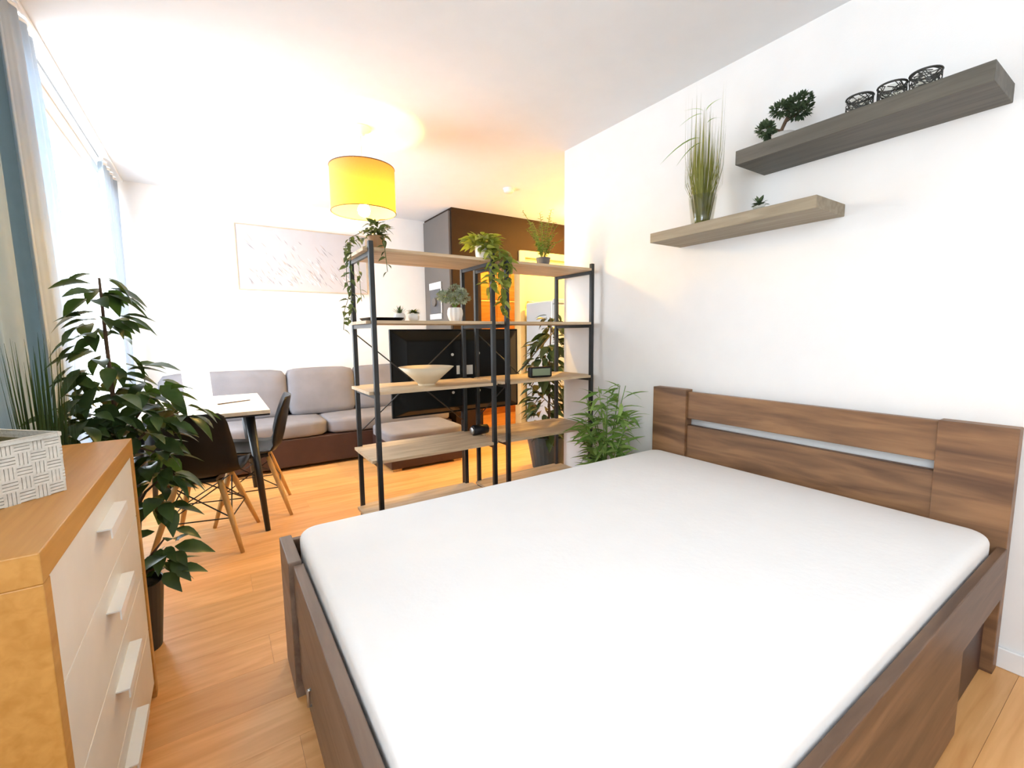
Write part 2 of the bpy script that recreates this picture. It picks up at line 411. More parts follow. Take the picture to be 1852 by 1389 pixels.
for yy in (1.33, .73):
    hm = MB().tube([(.168, yy, .178), (.1585, yy, .178), (.1585, yy, .128), (.168, yy, .128)], .005)
    part('handle', P0(hm, .2, 1.03), 'steel', dr, smooth=True)
bp('plinth', MB().box(.20, .23, .53, 1.53, .0, .075), 'sofabase')
for ya, yb in ((.287, .312), (1.748, 1.773)):
    bp('side_rail', MB().box(.19, HX0 - .01, ya, yb, .285, .462), 'darkwoodx', bevel=.003)
    bp('base_panel', MB().box(.23, 1.745, ya + (.004 if ya < 1 else -.012), yb - (.004 if ya < 1 else .03), .01, .284), 'darkwoodx', bevel=.002)
bp('shaded_set_back_panel', MB().box(1.745, 2.183, .322, .336, 0, .284), 'sofabase')  # added dark panel, its colour gives the shade under the bed
for k in range(13):
    x = .28 + k * .15
    bp('slat', MB().box(x, x + .07, .312, 1.748, .33, .345), 'oakshelf')
# mattress: rounded box with a faint quilted relief
t = thing('mattress', 'thick plain white mattress lying on the dark oak bed', 'mattress', (1.19, 1.03, .345))
def rbox(hx, hy, h, r, n=6, crown=.0):
    bm = MB()
    prof = []
    for k in range(n + 1): prof.append((r * (1 - math.cos(PI / 2 * k / n)) , r * (1 - math.sin(PI / 2 * k / n))))
    def ring(inset, z, m=8):
        out = []; rc = max(.07 - inset, .004)
        for (sx, sy, a0) in ((1, 1, 0), (-1, 1, PI / 2), (-1, -1, PI), (1, -1, 3 * PI / 2)):
            for k in range(m + 1):
                a = a0 + PI / 2 * k / m
                out.append((sx * (hx - inset - rc) + rc * math.cos(a), sy * (hy - inset - rc) + rc * math.sin(a), z))
        return out
    rings = []
    for k in range(n + 1):
        a = PI / 2 * k / n; rings.append(ring(r * (1 - math.sin(a)), r * (1 - math.cos(a))))
    for k in range(n + 1):
        a = PI / 2 * k / n; rings.append(ring(r * (1 - math.cos(a)), h - r * (1 - math.sin(a))))
    q = len(rings[0]); vs = [p for rg in rings for p in rg]; fs = []
    for i in range(len(rings) - 1):
        for k in range(q): fs.append((i*q+k, i*q+(k+1) % q, (i+1)*q+(k+1) % q, (i+1)*q+k))
    fs.append(tuple(reversed(range(q)))); fs.append(tuple(range((len(rings)-1)*q, len(rings)*q)))
    return bm.add(vs, fs)
part('mattress_body', rbox(.985, .712, .165, .028), 'mattress', t, smooth=True)
pz = MB().tube([(-.94, -.7135, .030), (.94, -.7135, .030)], .003, 6)
part('piping', pz, 'mattress', t)

# ================================================================== CHEST OF DRAWERS
CX0, CX1, CY0, CY1, CH = -.56, -.24, .93, 1.853, .88
t = thing('chest_of_drawers', 'beech chest of drawers with cream fronts at the left edge', 'chest', ((CX0 + CX1) / 2, (CY0 + CY1) / 2, 0))
def cp(name, mb, mat, parent=t, **k): return part(name, P0(mb, (CX0 + CX1) / 2, (CY0 + CY1) / 2), mat, parent, **k)
cp('top_board', MB().box(CX0, CX1, CY0, CY1, CH - .05, CH), 'beech', bevel=.002)
cp('side_board', MB().box(CX0, CX1, CY0, CY0 + .034, 0, CH - .05), 'beech', bevel=.002)
cp('side_board', MB().box(CX0, CX1, CY1 - .034, CY1, 0, CH - .05), 'beech', bevel=.002)
cp('back_board', MB().box(CX0, CX0 + .01, CY0 + .034, CY1 - .034, .05, CH - .05), 'beech')
cp('plinth_board', MB().box(CX0 + .04, CX1 - .02, CY0 + .034, CY1 - .034, 0, .05), 'beech')
for k in range(4):
    z0 = .052 + k * .1945; z1 = z0 + .1925
    dr = cp('drawer', MB().box(CX1 - .3, CX1 - .004, CY0 + .036, CY1 - .036, z0, z1), 'cream', bevel=.0015)
    zc = z1 - .055
    hm = MB().box(CX1 - .004, CX1 + .022, 1.30, 1.51, zc, zc + .003).box(CX1 + .019, CX1 + .022, 1.30, 1.51, zc - .020, zc)
    cp('handle', hm, 'silverhandle', dr)

# woven basket on the chest
t = thing('woven_basket', 'grey-white woven basket standing on the beech chest', 'basket', (-.4145, 1.2825, CH + .001), math.radians(-45))
bw, bd, bh = .085, .10, .122
part('lining', MB().box(-bw + .004, bw - .004, -bd + .004, bd - .004, .002, .010).box(-bw + .004, -bw + .008, -bd + .004, bd - .004, .01, bh - .012).box(bw - .008, bw - .004, -bd + .004, bd - .004, .01, bh - .012).box(-bw + .008, bw - .008, -bd + .004, -bd + .008, .01, bh - .012).box(-bw + .008, bw - .008, bd - .008, bd - .004, .01, bh - .012), 'liner', t)
stp = MB().box(-.0125, .0125, -.0022, .0022, -.0125, .0125)
strip_h = MB(); strip_v = MB()
for k in range(4):
    a = -.0125 + .0065 * k + .0003
    strip_h.box(-.0135, .0135, -.0024, .0024, a, a + .0052)
    strip_v.box(a, a + .0052, -.0024, .0024, -.0135, .0135)
smh, smv = strip_h.mesh('weave_strip'), strip_v.mesh('weave_strip')
smh.materials.append(M['weave']); smv.materials.append(M['weave'])
def weave_face(c, ax, n, rz):
    for i in range(n):
        for j in range(5):
            o = bpy.data.objects.new('weave_strip', smh if (i + j) % 2 else smv); COL.objects.link(o); o.parent = t
            u = (i - (n - 1) / 2) * .0245
            o.location = (c[0] + ax[0] * u, c[1] + ax[1] * u, .0125 + j * .0242); o.rotation_euler = (0, 0, rz)
weave_face((0, -bd), (1, 0), 7, 0); weave_face((0, bd), (1, 0), 7, 0)
weave_face((bw, 0), (0, 1), 8, PI / 2); weave_face((-bw, 0), (0, 1), 8, PI / 2)
part('rim', MB().box(-bw - .004, bw + .004, -bd - .004, -bd + .004, bh - .006, bh + .004).box(-bw - .004, bw + .004, bd - .004, bd + .004, bh - .006, bh + .004).box(-bw - .004, -bw + .004, -bd + .004, bd - .004, bh - .006, bh + .004).box(bw - .004, bw + .004, -bd + .004, bd - .004, bh - .006, bh + .004), 'weave', t, bevel=.002)

# ================================================================== SHELF DIVIDER
LV = [.172, .538, .905, 1.275, 1.640]         # top face of each board
BT = .016
def shelf_unit(x0, x1, label):
    y0, y1 = 2.33, 2.715
    cx, cy = (x0 + x1) / 2, (y0 + y1) / 2
    t = thing('open_shelf_unit', label, 'shelf', (cx, cy, 0), group='open shelf units dividing the room')
    hx, hy = (x1 - x0) / 2, (y1 - y0) / 2
    for sx in (-1, 1):
        for sy in (-1, 1):
            p = part('post', MB().box(sx * hx - .0125, sx * hx + .0125, sy * hy - .0125, sy * hy + .0125, 0.008, 1.672), 'black', t, bevel=.003)
            part('foot', MB().lathe([(0, 0), (.014, 0), (.014, .008), (0, .008)], 12, (sx * hx, sy * hy, 0)), 'blackplastic', p)
    for k, z in enumerate(LV):
        part('shelf_board',
             MB().box(-hx + .0135, hx - .0135, -hy - .012, hy + .012, z - BT, z).box(-hx - .035, -hx + .0135, -hy + .0135, hy - .0135, z - BT, z).box(hx - .0135, hx + .035, -hy + .0135, hy - .0135, z - BT, z), 'oakshelf', t)
        for sx in (-1, 1):
            part('bracket', MB().box(sx * hx - .008, sx * hx + .008, -hy + .012, hy - .012, z - BT - .022, z - BT - .0005), 'black', t)
    zA, zB = LV[3] - .06, LV[1] + .07
    part('brace', MB().tube([(-hx, hy + .016, zA), (hx, hy + .016, zB)], .004, 6), 'black', t, smooth=True)
    part('brace', MB().tube([(hx, hy + .024, zA), (-hx, hy + .024, zB)], .004, 6), 'black', t, smooth=True)
    return t
shelf_unit(.692, 1.405, 'black metal and pale oak shelf unit holding the wooden bowl')
shelf_unit(1.505, 2.205, 'black metal and pale oak shelf unit holding the clock by the white wall')

# ================================================================== TELEVISION seen from behind
t = thing('television', 'large black television on a floor stand seen from behind the shelves', 'television', (1.44, 2.84, 0))
part('screen_panel', MB().box(-.495, .495, .012, .035, .652, 1.236), 'tvblack', t, bevel=.004)
hm = MB().add([(-.485, .012, .662), (.485, .012, .662), (.485, .012, 1.226), (-.485, .012, 1.226), (-.40, -.035, .70), (.40, -.035, .70), (.40, -.035, 1.16), (-.40, -.035, 1.16)],
              [(4, 5, 6, 7), (0, 1, 5, 4), (1, 2, 6, 5), (2, 3, 7, 6), (3, 0, 4, 7), (3, 2, 1, 0)])
hs = part('rear_housing', hm, 'tvblack', t, bevel=.006)
for x, z in ((-.078, 1.062), (.127, 1.066), (-.078, .80), (.127, .80)):
    part('screw', MB().tube([(x, -.034, z), (x, -.040, z)], .010, 12), 'label', hs, smooth=False)
part('sticker', MB().box(-.048, -.024, -.0365, -.0352, .925, .985), 'label', hs)
part('sticker', MB().box(.004, .078, -.0365, -.0352, .920, .985), 'label', hs)
part('stand_column', MB().box(.005, .029, -.01, .02, .04, .70), 'blackplastic', t, bevel=.004)
part('stand_base', MB().box(-.12, .00, -.04, .22, .022, .040), 'blackplastic', t, bevel=.003)
part('stand_arm', MB().box(-.02, .029, -.01, .02, .022, .060), 'blackplastic', t)
for x in (-.10, -.02):
    for yy in (-.02, .20):
        part('castor', MB().tube([(x - .010, yy, .0225), (x + .010, yy, .0225)], .022, 14), 'blackplastic', t, smooth=True)

# ================================================================== SOFA
t = thing('sofa', 'long grey sofa with a brown base along the back wall', 'sofa', (.75, 4.77, 0))
def sp(name, mb, mat, parent=t, **k): return part(name, P0(mb, .75, 4.77), mat, parent, **k)
SX0, SX1 = -.42, 2.10
sp('base', MB().box(SX0, SX1, 4.37, 5.14, .03, .285), 'sofabase', bevel=.012)
for x in (SX0 + .08, SX1 - .08):
    for yy in (4.43, 5.08): sp('leg', MB().box(x - .03, x + .03, yy - .03, yy + .03, 0, .03), 'blackplastic')
def cushion(x0, x1, y0, y1, z0, z1, puff=.02, tilt=0.0):
    """soft box: bulging faces, rounded rim"""
    hx, hy, hz = (x1-x0)/2, (y1-y0)/2, (z1-z0)/2
    c = Vector(((x0+x1)/2, (y0+y1)/2, (z0+z1)/2))
    bm = bmesh.new(); bmesh.ops.create_cube(bm, size=2.0)
    bmesh.ops.subdivide_edges(bm, edges=bm.edges, cuts=7, use_grid_fill=True)
    out = MB()
    bm.verts.index_update()
    vs = []
    for v in bm.verts:
        p = v.co.copy()
        q = Vector((p.x, p.y, p.z))
        # superellipsoid rounding
        n = 11.0
        s = (abs(p.x)**n + abs(p.y)**n + abs(p.z)**n) ** (1/n)
        q = p / s
        w = Vector((q.x * hx, q.y * hy, q.z * hz))
        bx, by, bz = 1 - q.x**2, 1 - q.y**2, 1 - q.z**2
        w.y += puff * q.y * bx * bz; w.z += puff * .6 * q.z * bx * by; w.x += puff * .3 * q.x * by * bz
        w.y += tilt * (w.z + hz)
        vs.append(w + c)
    out.add(vs, [tuple(v.index for v in f.verts) for f in bm.faces]); bm.free()
    return out
sp('seat_cushion', cushion(SX0, .84, 4.36, 5.0, .286, .425, .012), 'sofa', smooth=True)
sp('seat_cushion', cushion(.84, SX1, 4.36, 5.0, .286, .425, .012), 'sofa', smooth=True)
sp('backrest', MB().box(SX0, SX1, 5.03, 5.15, .285, .80), 'sofa', bevel=.02)
for a, b in ((SX0 + .0, .565), (.575, 1.20), (1.21, 2.08)):
    sp('back_cushion', cushion(a, b, 4.78, 4.98, .425, .872, .018, tilt=.08), 'sofa', smooth=True)

# ottoman (chaise end)
t = thing('ottoman', 'low grey ottoman on a brown base behind the shelf unit', 'ottoman', (1.575, 4.05, 0))
def op(name, mb, mat, parent=t, **k): return part(name, P0(mb, 1.575, 4.05), mat, parent, **k)
op('base', MB().box(1.225, 1.93, 3.78, 4.33, .02, .245), 'sofabase', bevel=.008)
op('cushion', cushion(1.215, 1.94, 3.77, 4.335, .246, .345, .008), 'sofa', smooth=True)
for x in (1.24, 1.83):
    for yy in (3.79, 4.26): op('foot', MB().box(x, x + .08, yy, yy + .05, 0, .02), 'chairleg')

# ================================================================== DINING TABLE AND CHAIRS
t = thing('dining_table', 'pale topped dining table with dark legs beside the window', 'table', (-.12, 3.57, 0))
def tp(name, mb, mat, parent=t, **k): return part(name, P0(mb, -.12, 3.57), mat, parent, **k)
tp('table_top', MB().box(-.50, .26, 3.08, 4.05, .732, .755), 'tabletop', bevel=.002)
tp('edge_band', MB().box(-.498, .258, 3.082, 4.048, .722, .7318), 'blackplastic')
for sx in (0, 1):
    for sy in (0, 1):
        a = Vector((.155 if sx else -.375, 3.19 if not sy else 3.94, .722)); b = Vector((.203 if sx else -.43, 3.075 if not sy else 4.05, 0))
        tp('leg', MB().tube([a, b], [.028, .015], 10), 'black', smooth=True)

def make_chair(label, loc, rz):
    t = thing('dining_chair', label, 'chair', loc, rz, 'black shell chairs at the dining table'); t.scale = (.95, .95, .98)
    prof = [(.235, .418, .175), (.225, .436, .200), (.17, .440, .222), (.08, .428, .232), (0, .422, .235), (-.09, .424, .234), (-.155, .440, .230), (-.195, .485, .224), (-.215, .55, .218),
            (-.232, .62, .212), (-.247, .69, .205), (-.260, .75, .200), (-.268, .79, .190), (-.272, .812, .165)]
    n = len(prof) - 1
    def fn(u, v):
        f = u * n; i = min(int(f), n - 1); r = f - i
        a, b = prof[i], prof[i + 1]
        y, z, w = [a[k] * (1 - r) + b[k] * r for k in range(3)]
        s = v * 2 - 1
        back = min(1, max(0, (u - .35) / .25))
        lift = .045 * s * s * (1 - back) * min(1, u * 6)
        fwd = .075 * s * s * back * (1 - .5 * max(0, u - .7) / .3)
        return (s * w, y + fwd, z + lift)
    part('seat_shell', MB().grid(fn, n * 2, 10), 'blackplastic', t, smooth=True, solid=.007)
    part('mount_plate', MB().box(-.09, .09, -.10, .10, .395, .413), 'black', t)
    tops = [(-.11, -.10), (.11, -.10), (.11, .12), (-.11, .12)]; bots = [(-.23, -.225), (.23, -.225), (.225, .235), (-.225, .235)]
    def at(k, s): return Vector((tops[k][0] + (bots[k][0] - tops[k][0]) * s, tops[k][1] + (bots[k][1] - tops[k][1]) * s, .40 * (1 - s)))
    for k in range(4):
        part('leg', MB().tube([at(k, 0), at(k, .15), at(k, .6), at(k, 1)], [.015, .0175, .0155, .011], 10), 'chairleg', t, smooth=True)
    for a, b in ((0, 1), (1, 2), (2, 3), (3, 0)):
        part('wire_strut', MB().tube([at(a, .06), at(b, .52)], .004, 6), 'black', t)
        part('wire_strut', MB().tube([at(b, .06), at(a, .52)], .004, 6), 'black', t)
        part('wire_strut', MB().tube([at(a, .52), at(b, .52)], .004, 6), 'black', t)
    return t
make_chair('black shell chair with beech legs, its back turned to the leafy plant', (-.10, 3.095, 0), math.radians(-15))
make_chair('black shell chair with beech legs seen from the side before the sofa', (.170, 3.50, 0), math.radians(84))

t = thing('info_card', 'upright white card standing on the dining table', 'card', (-.10, 3.52, .755), math.radians(0))
part('card_sheet', MB().add([(-.075, 0, .0), (.075, 0, .0), (.065, .03, .215), (-.085, .03, .215), (-.075, .003, .0), (.075, .003, .0), (.065, .033, .215), (-.085, .033, .215)], [(0,1,2,3),(7,6,5,4),(0,4,5,1),(1,5,6,2),(2,6,7,3),(3,7,4,0)]), 'paper', t)
part('card_foot', MB().box(-.06, .06, -.01, .06, 0, .004), 'paper', t)
o = link('pen', MB().tube([(0, 0, .004), (.19, .10, .004)], [.004, .0035], 8).mesh('pen'), 'bark')
o.location = (-.005, 3.50, .7555); tag(o, 'thin dark pen lying on the pale table top', 'pen')

# ================================================================== PICTURE
PX0, PX1, PZ0, PZ1 = .24, 1.485, 1.655, 2.285
t = thing('framed_picture', 'wide pale canvas of windblown grasses in a thin frame', 'picture', ((PX0 + PX1) / 2, YB, PZ0))
w, h = (PX1 - PX0) / 2, PZ1 - PZ0
part('canvas', MB().box(-w + .008, w - .008, -.026, -.002, .008, h - .008), 'canvas', t)
part('frame', MB().box(-w, w, -.034, -.001, 0, .008).box(-w, w, -.034, -.001, h - .008, h).box(-w, -w + .008, -.034, -.001, .008, h - .008).box(w - .008, w, -.034, -.001, .008, h - .008), 'frame', t)
rs = random.Random(3)
for mat, n in (('stroke1', 60), ('stroke2', 80), ('stroke3', 70)):
    mb = MB()
    for k in range(n):
        x = rs.uniform(-w * .8, w * .93)
        f = (x + w) / (2 * w)
        z = rs.uniform(.03, .10 + .42 * rs.random() * (.35 + f * .6)) if rs.random() < .75 else rs.uniform(.1, .5)
        L = rs.uniform(.03, .13); a = math.radians(rs.uniform(112, 140)); wd = rs.uniform(.002, .0055)
        x2, z2 = x + L * math.cos(a), min(z + L * math.sin(a), h - .02)
        x2 = max(x2, -w + .02)
        nx, nz = -math.sin(a) * wd, math.cos(a) * wd
        yy = -.0262 - .0002 * rs.random()
        mb.add([(x - nx*.3, yy, z - nz*.3), ((x+x2)/2 + nx, yy, (z+z2)/2 + nz), (x2, yy, z2), ((x+x2)/2 - nx, yy, (z+z2)/2 - nz)], [(0, 1, 2, 3)])
    part('brush_strokes', mb, mat, t)['kind'] = 'stuff'

# ================================================================== PENDANT LAMP
LX, LY = .893, 3.113
t = thing('pendant_lamp', 'lit drum-shaded pendant lamp hanging from the ceiling', 'lamp', (LX, LY, CEIL))
part('ceiling_canopy', MB().lathe([(0, -.001), (.068, -.001), (.066, -.014), (.032, -.024), (.026, -.045), (.010, -.052), (0, -.052)], 28), 'potwhite', t, smooth=True)
part('cord', MB().tube([(0, 0, -.05), (0, 0, -.40)], .003, 8), 'potwhite', t, smooth=True)
part('shade', MB().lathe([(.205, -.535), (.205, -.25)], 48), 'shadeshell', t, smooth=True)
for z in (-.533, -.252):
    pts = [(.205 * math.cos(2*PI*k/40), .205 * math.sin(2*PI*k/40), z) for k in range(41)]
    part('shade_ring', MB().tube(pts, .003, 6), 'bark', t, smooth=True)
sm = MB()
for k in range(3):
    a = 2 * PI * k / 3
    sm.tube([(0, 0, -.262), (.205 * math.cos(a), .205 * math.sin(a), -.255)], .002, 6)
part('shade_spider', sm, 'potwhite', t)
part('socket', MB().lathe([(0, -.38), (.018, -.38), (.020, -.42), (.020, -.455), (0, -.455)], 16), 'potwhite', t, smooth=True)
part('bulb', MB().lathe([(0, -.455), (.014, -.458), (.02, -.475), (.036, -.50), (.040, -.52), (.034, -.542), (.018, -.557), (0, -.561)], 20), 'bulb', t, smooth=True)

t = thing('hall_ceiling_lamp', 'round lit ceiling lamp glowing behind the wall corner', 'lamp', (3.55, 3.75, CEIL))
part('lamp_base', MB().lathe([(0, -.001), (.13, -.001), (.13, -.03), (0, -.03)], 28), 'white', t)
part('diffuser', MB().lathe([(.125, -.031), (.12, -.06), (.08, -.08), (0, -.085)], 28), 'halllamp', t, smooth=True)
t = thing('niche_ceiling_lamp', 'small lit lamp inside the opening of the brown partition', 'lamp', (3.35, 5.25, CEIL))
part('lamp_base', MB().lathe([(0, -.001), (.08, -.001), (.08, -.03), (0, -.03)], 24), 'white', t)
part('diffuser', MB().lathe([(.075, -.031), (.07, -.06), (0, -.075)], 24), 'halllamp', t, smooth=True)

t = thing('smoke_detector', 'small white smoke detector on the ceiling', 'smoke detector', (2.385, 3.637, CEIL))
part('detector_base', MB().lathe([(0, -.001), (.052, -.001), (.052, -.014), (0, -.014)], 24), 'white', t)
part('detector_dome', MB().lathe([(.046, -.0142), (.046, -.028), (.034, -.040), (0, -.042)], 24), 'potwhite', t, smooth=True)

# ================================================================== KITCHEN SIDE
t = thing('built_in_oven', 'built-in oven with pale bars in the panel beside the sofa', 'oven', (2.199, 4.86, 1.36))
part('front_panel', MB().box(-.022, -.001, -.36, .32, -.42, 1.15), 'panelgrey', t)
part('oven_glass', MB().box(-.030, -.0225, -.155, .165, .02, .43), 'ovenglass', t, bevel=.003)
part('control_strip', MB().box(-.036, -.0305, -.155, .165, .355, .43), 'white', t)
part('lower_strip', MB().box(-.036, -.0305, -.155, .165, .015, .075), 'white', t)
part('door_edge', MB().box(-.036, -.0305, -.165, -.150, .08, .352), 'white', t)
part('dial', MB().tube([(-.0305, .02, .21), (-.05, .02, .21)], .05, 18), 'panelgrey', t, smooth=False)

t = thing('wooden_wall_cabinet', 'warm lit wooden cabinet seen through the opening', 'cabinet', (3.40, 6.09, 0))
part('cabinet_body', MB().box(-.42, .66, -.36, -.01, .0, 2.45), 'woodwarm', t)
for z0, z1 in ((.10, .86), (.88, 1.66), (1.70, 2.42)):
    for x0, x1 in ((-.41, .11), (.12, .65)):
        dr = part('cabinet_door', MB().box(x0, x1, -.381, -.361, z0, z1), 'woodwarm', t, bevel=.003)
        part('handle', MB().tube([(x1 - .06, -.382, (z0 + z1) / 2 - .07), (x1 - .06, -.40, (z0 + z1) / 2 - .07), (x1 - .06, -.40, (z0 + z1) / 2 + .07), (x1 - .06, -.382, (z0 + z1) / 2 + .07)], .005, 6), 'steel', dr)
part('light_strip', MB().box(-.41, .65, -.385, -.361, 1.668, 1.690), 'lamplitwhite', t)

t = thing('refrigerator', 'pale grey refrigerator half hidden behind the wall corner', 'refrigerator', (3.36, 4.12, 0))
part('body', MB().box(-.25, .30, -.22, .28, .03, 1.56), 'fridge', t, bevel=.02)
part('door', MB().box(-.25, .30, -.262, -.225, .62, 1.515), 'fridge', t, bevel=.012)
part('door', MB().box(-.25, .30, -.262, -.225, .05, .60), 'fridge', t, bevel=.012)
part('top_cap', MB().box(-.25, .30, -.262, -.22, 1.525, 1.575), 'fridge', t, bevel=.01)
for x in (-.2, .25):
    for yy in (-.18, .24): part('foot', MB().lathe([(0, 0), (.02, 0), (.02, .03), (0, .03)], 10, (x, yy, 0)), 'blackplastic', t)

# ================================================================== FLOATING SHELVES
def float_shelf(label, y0, y1, z0, z1, d, mat):
    t = thing('floating_shelf', label, 'shelf', (XR, (y0 + y1) / 2, z0), group='floating shelves on the headboard wall')
    L = (y1 - y0) / 2
    part('shelf_body', MB().box(-d, -.0005, -L, L, 0, z1 - z0), mat, t, bevel=.002)
    part('wall_bracket', MB().box(-.02, -.0008, -L + .03, L - .03, .008, z1 - z0 - .008), 'black', t)
    return t
float_shelf('dark upper floating shelf carrying the bonsai and lanterns', .402, 1.215, 1.945, 2.006, .25, 'wallshelf2')
float_shelf('paler lower floating shelf carrying the grass vase', .866, 1.675, 1.680, 1.730, .26, 'wallshelf')
UZ, LZ = 2.0065, 1.7305

# ================================================================== PLANTS
def leaf_mesh(name, L, Wd, droop=.25, fold=.25, rows=5, p=.8, mat=None):
    mb = MB(); vs = []; fs = []
    for i in range(rows + 1):
        t = i / rows
        w = Wd * math.sin(PI * min(1, max(0.0, t ** p))) if 0 < i < rows else Wd * .04
        z = -droop * L * t * t
        for s in (-1, 0, 1): vs.append((s * w / 2, L * t, z + abs(s) * fold * w * .5))
    for i in range(rows):
        for j in range(2): fs.append((i*3+j, i*3+j+1, (i+1)*3+j+1, (i+1)*3+j))
    mb.add(vs, fs)
    me = bpy.data.meshes.new(name); me.from_pydata(vs, [], fs); me.update()
    for q in me.polygons: q.use_smooth = True
    if mat: me.materials.append(M[mat])
    return me

def leaf_matrix(pos, d, scale=1.0, roll=0.0):
    d = Vector(d).normalized()
    up = Vector((0, 0, 1)) if abs(d.z) < .97 else Vector((1, 0, 0))
    x = d.cross(up).normalized(); z = x.cross(d).normalized()
    m = Matrix((x, d, z)).transposed().to_4x4()
    return Matrix.Translation(Vector(pos)) @ m @ Matrix.Rotation(roll, 4, 'Y') @ Matrix.Scale(scale, 4)

def add_leaf(parent, me, pos, d, scale=1.0, roll=0.0, name='leaf'):
    o = bpy.data.objects.new(name, me); COL.objects.link(o); o.parent = parent
    o.matrix_basis = leaf_matrix(pos, d, scale, roll)
    return o

def join_leaves(me, items):
    """many leaves baked in one builder: items of (pos, dir, scale, roll)"""
    mb = MB(); base = [v.co.copy() for v in me.vertices]; faces = [tuple(p.vertices) for p in me.polygons]
    for pos, d, sc, ro in items:
        m = leaf_matrix(pos, d, sc, ro); mb.add([m @ v for v in base], faces)
    return mb

def raw_part(name, mb, mat, parent, smooth=True):
    me = bpy.data.meshes.new(name); me.from_pydata(mb.v, [], mb.f); me.update()
    return link(name, me, mat, parent, smooth=smooth)

def pot(t, r0, r1, h, mat, wall=.006, soil=True):
    part('pot', MB().lathe([(0, 0), (r0, 0), (r1, h), (r1 - wall, h), (r1 - wall - .003, h - .03), (0, h - .03)], 28), mat, t, smooth=False, bevel=.001)
    if soil: part('soil', MB().lathe([(0, h - .029), (r1 - wall - .004, h - .029), (r1 - wall - .006, h - .022), (0, h - .016)], 20), 'soil', t, smooth=True)

def ficus(name, label, loc, pr, ph, potmat, leafmat, clusters, trunk, L, Wd, seed):
    rs = random.Random(seed)
    t = thing(name, label, 'plant', loc)
    pot(t, pr * .72, pr, ph, potmat)
    O = Vector(loc)
    tk = part('trunk', MB().tube([Vector(p) - O for p in trunk], [.012 - .008 * i / (len(trunk) - 1) for i in range(len(trunk))], 8), 'bark', t, smooth=True)
    lm = [leaf_mesh('leaf', L * s, Wd * s, .35, .3, 5, .8, leafmat) for s in (1.0, .82)]
    for (cx, cy, cz, r, rz, n) in clusters:
        c = Vector((cx, cy, cz)) - O
        # twig from the trunk to the cluster
        best = min((Vector(p) - O for p in trunk), key=lambda p: (p - c + Vector((0, 0, .1))).length)
        part('branch', MB().tube([best, (best + c) / 2 + Vector((0, 0, .03)), c], [.006, .005, .003], 6), 'bark', t, smooth=True)
        for k in range(n):
            a = rs.uniform(0, 2 * PI); q = math.sqrt(rs.random())
            p = c + Vector((r * q * math.cos(a), r * q * math.sin(a), rs.uniform(-rz, rz)))
            d = Vector((math.cos(a) + rs.uniform(-.5, .5), math.sin(a) + rs.uniform(-.5, .5), rs.uniform(-.7, .25)))
            if p.x + O.x < -.49: p.x = -.49 - O.x
            if p.x + O.x + d.normalized().x * L * 1.15 < -.555: d.x = abs(d.x)
            add_leaf(t, lm[k % 2], p, d, rs.uniform(.75, 1.15), rs.uniform(-.5, .5))
    return t
ficus('potted_ficus', 'tall leafy ficus in a dark pot behind the beech chest', (-.31, 2.15, 0), .085, .27, 'potdark', 'ficus',
      [(-.335, 2.25, 1.40, .025, .04, 12), (-.335, 2.25, 1.31, .06, .05, 12), (-.34, 2.26, 1.20, .09, .07, 22), (-.36, 2.26, 1.06, .13, .06, 34), (-.37, 2.24, .95, .15, .05, 40), (-.22, 2.27, .97, .09, .06, 22), (-.40, 2.12, .90, .08, .05, 22),
       (-.26, 2.2, .86, .12, .05, 34), (-.13, 2.25, .90, .06, .03, 12), (-.22, 2.18, .76, .05, .05, 24), (-.20, 2.18, .66, .05, .05, 20), (-.21, 2.14, .55, .04, .05, 14), (-.21, 2.12, .43, .04, .05, 10), (-.23, 2.10, .33, .06, .03, 16)],
      [(-.31, 2.15, .24), (-.315, 2.17, .5), (-.32, 2.2, .75), (-.33, 2.23, 1.0), (-.335, 2.25, 1.25), (-.335, 2.25, 1.42)], .118, .056, 11)
ficus('potted_rubber_plant', 'dark leafy plant in a blue pot beyond the shelf unit', (2.46, 3.14, 0), .20, .30, 'potblue', 'ficusdark',
      [(2.50, 3.14, 1.32, .06, .06, 14), (2.49, 3.12, 1.20, .10, .06, 26), (2.45, 3.12, 1.08, .15, .06, 38), (2.40, 3.12, .95, .15, .06, 42), (2.42, 3.1, .82, .15, .06, 38),
       (2.40, 3.1, .68, .15, .06, 38), (2.42, 3.1, .55, .15, .06, 38), (2.42, 3.1, .43, .15, .05, 30), (2.36, 3.0, .34, .08, .04, 14)],
      [(2.46, 3.14, .27), (2.47, 3.14, .6), (2.46, 3.13, .9), (2.48, 3.13, 1.2), (2.48, 3.14, 1.34)], .145, .062, 12)

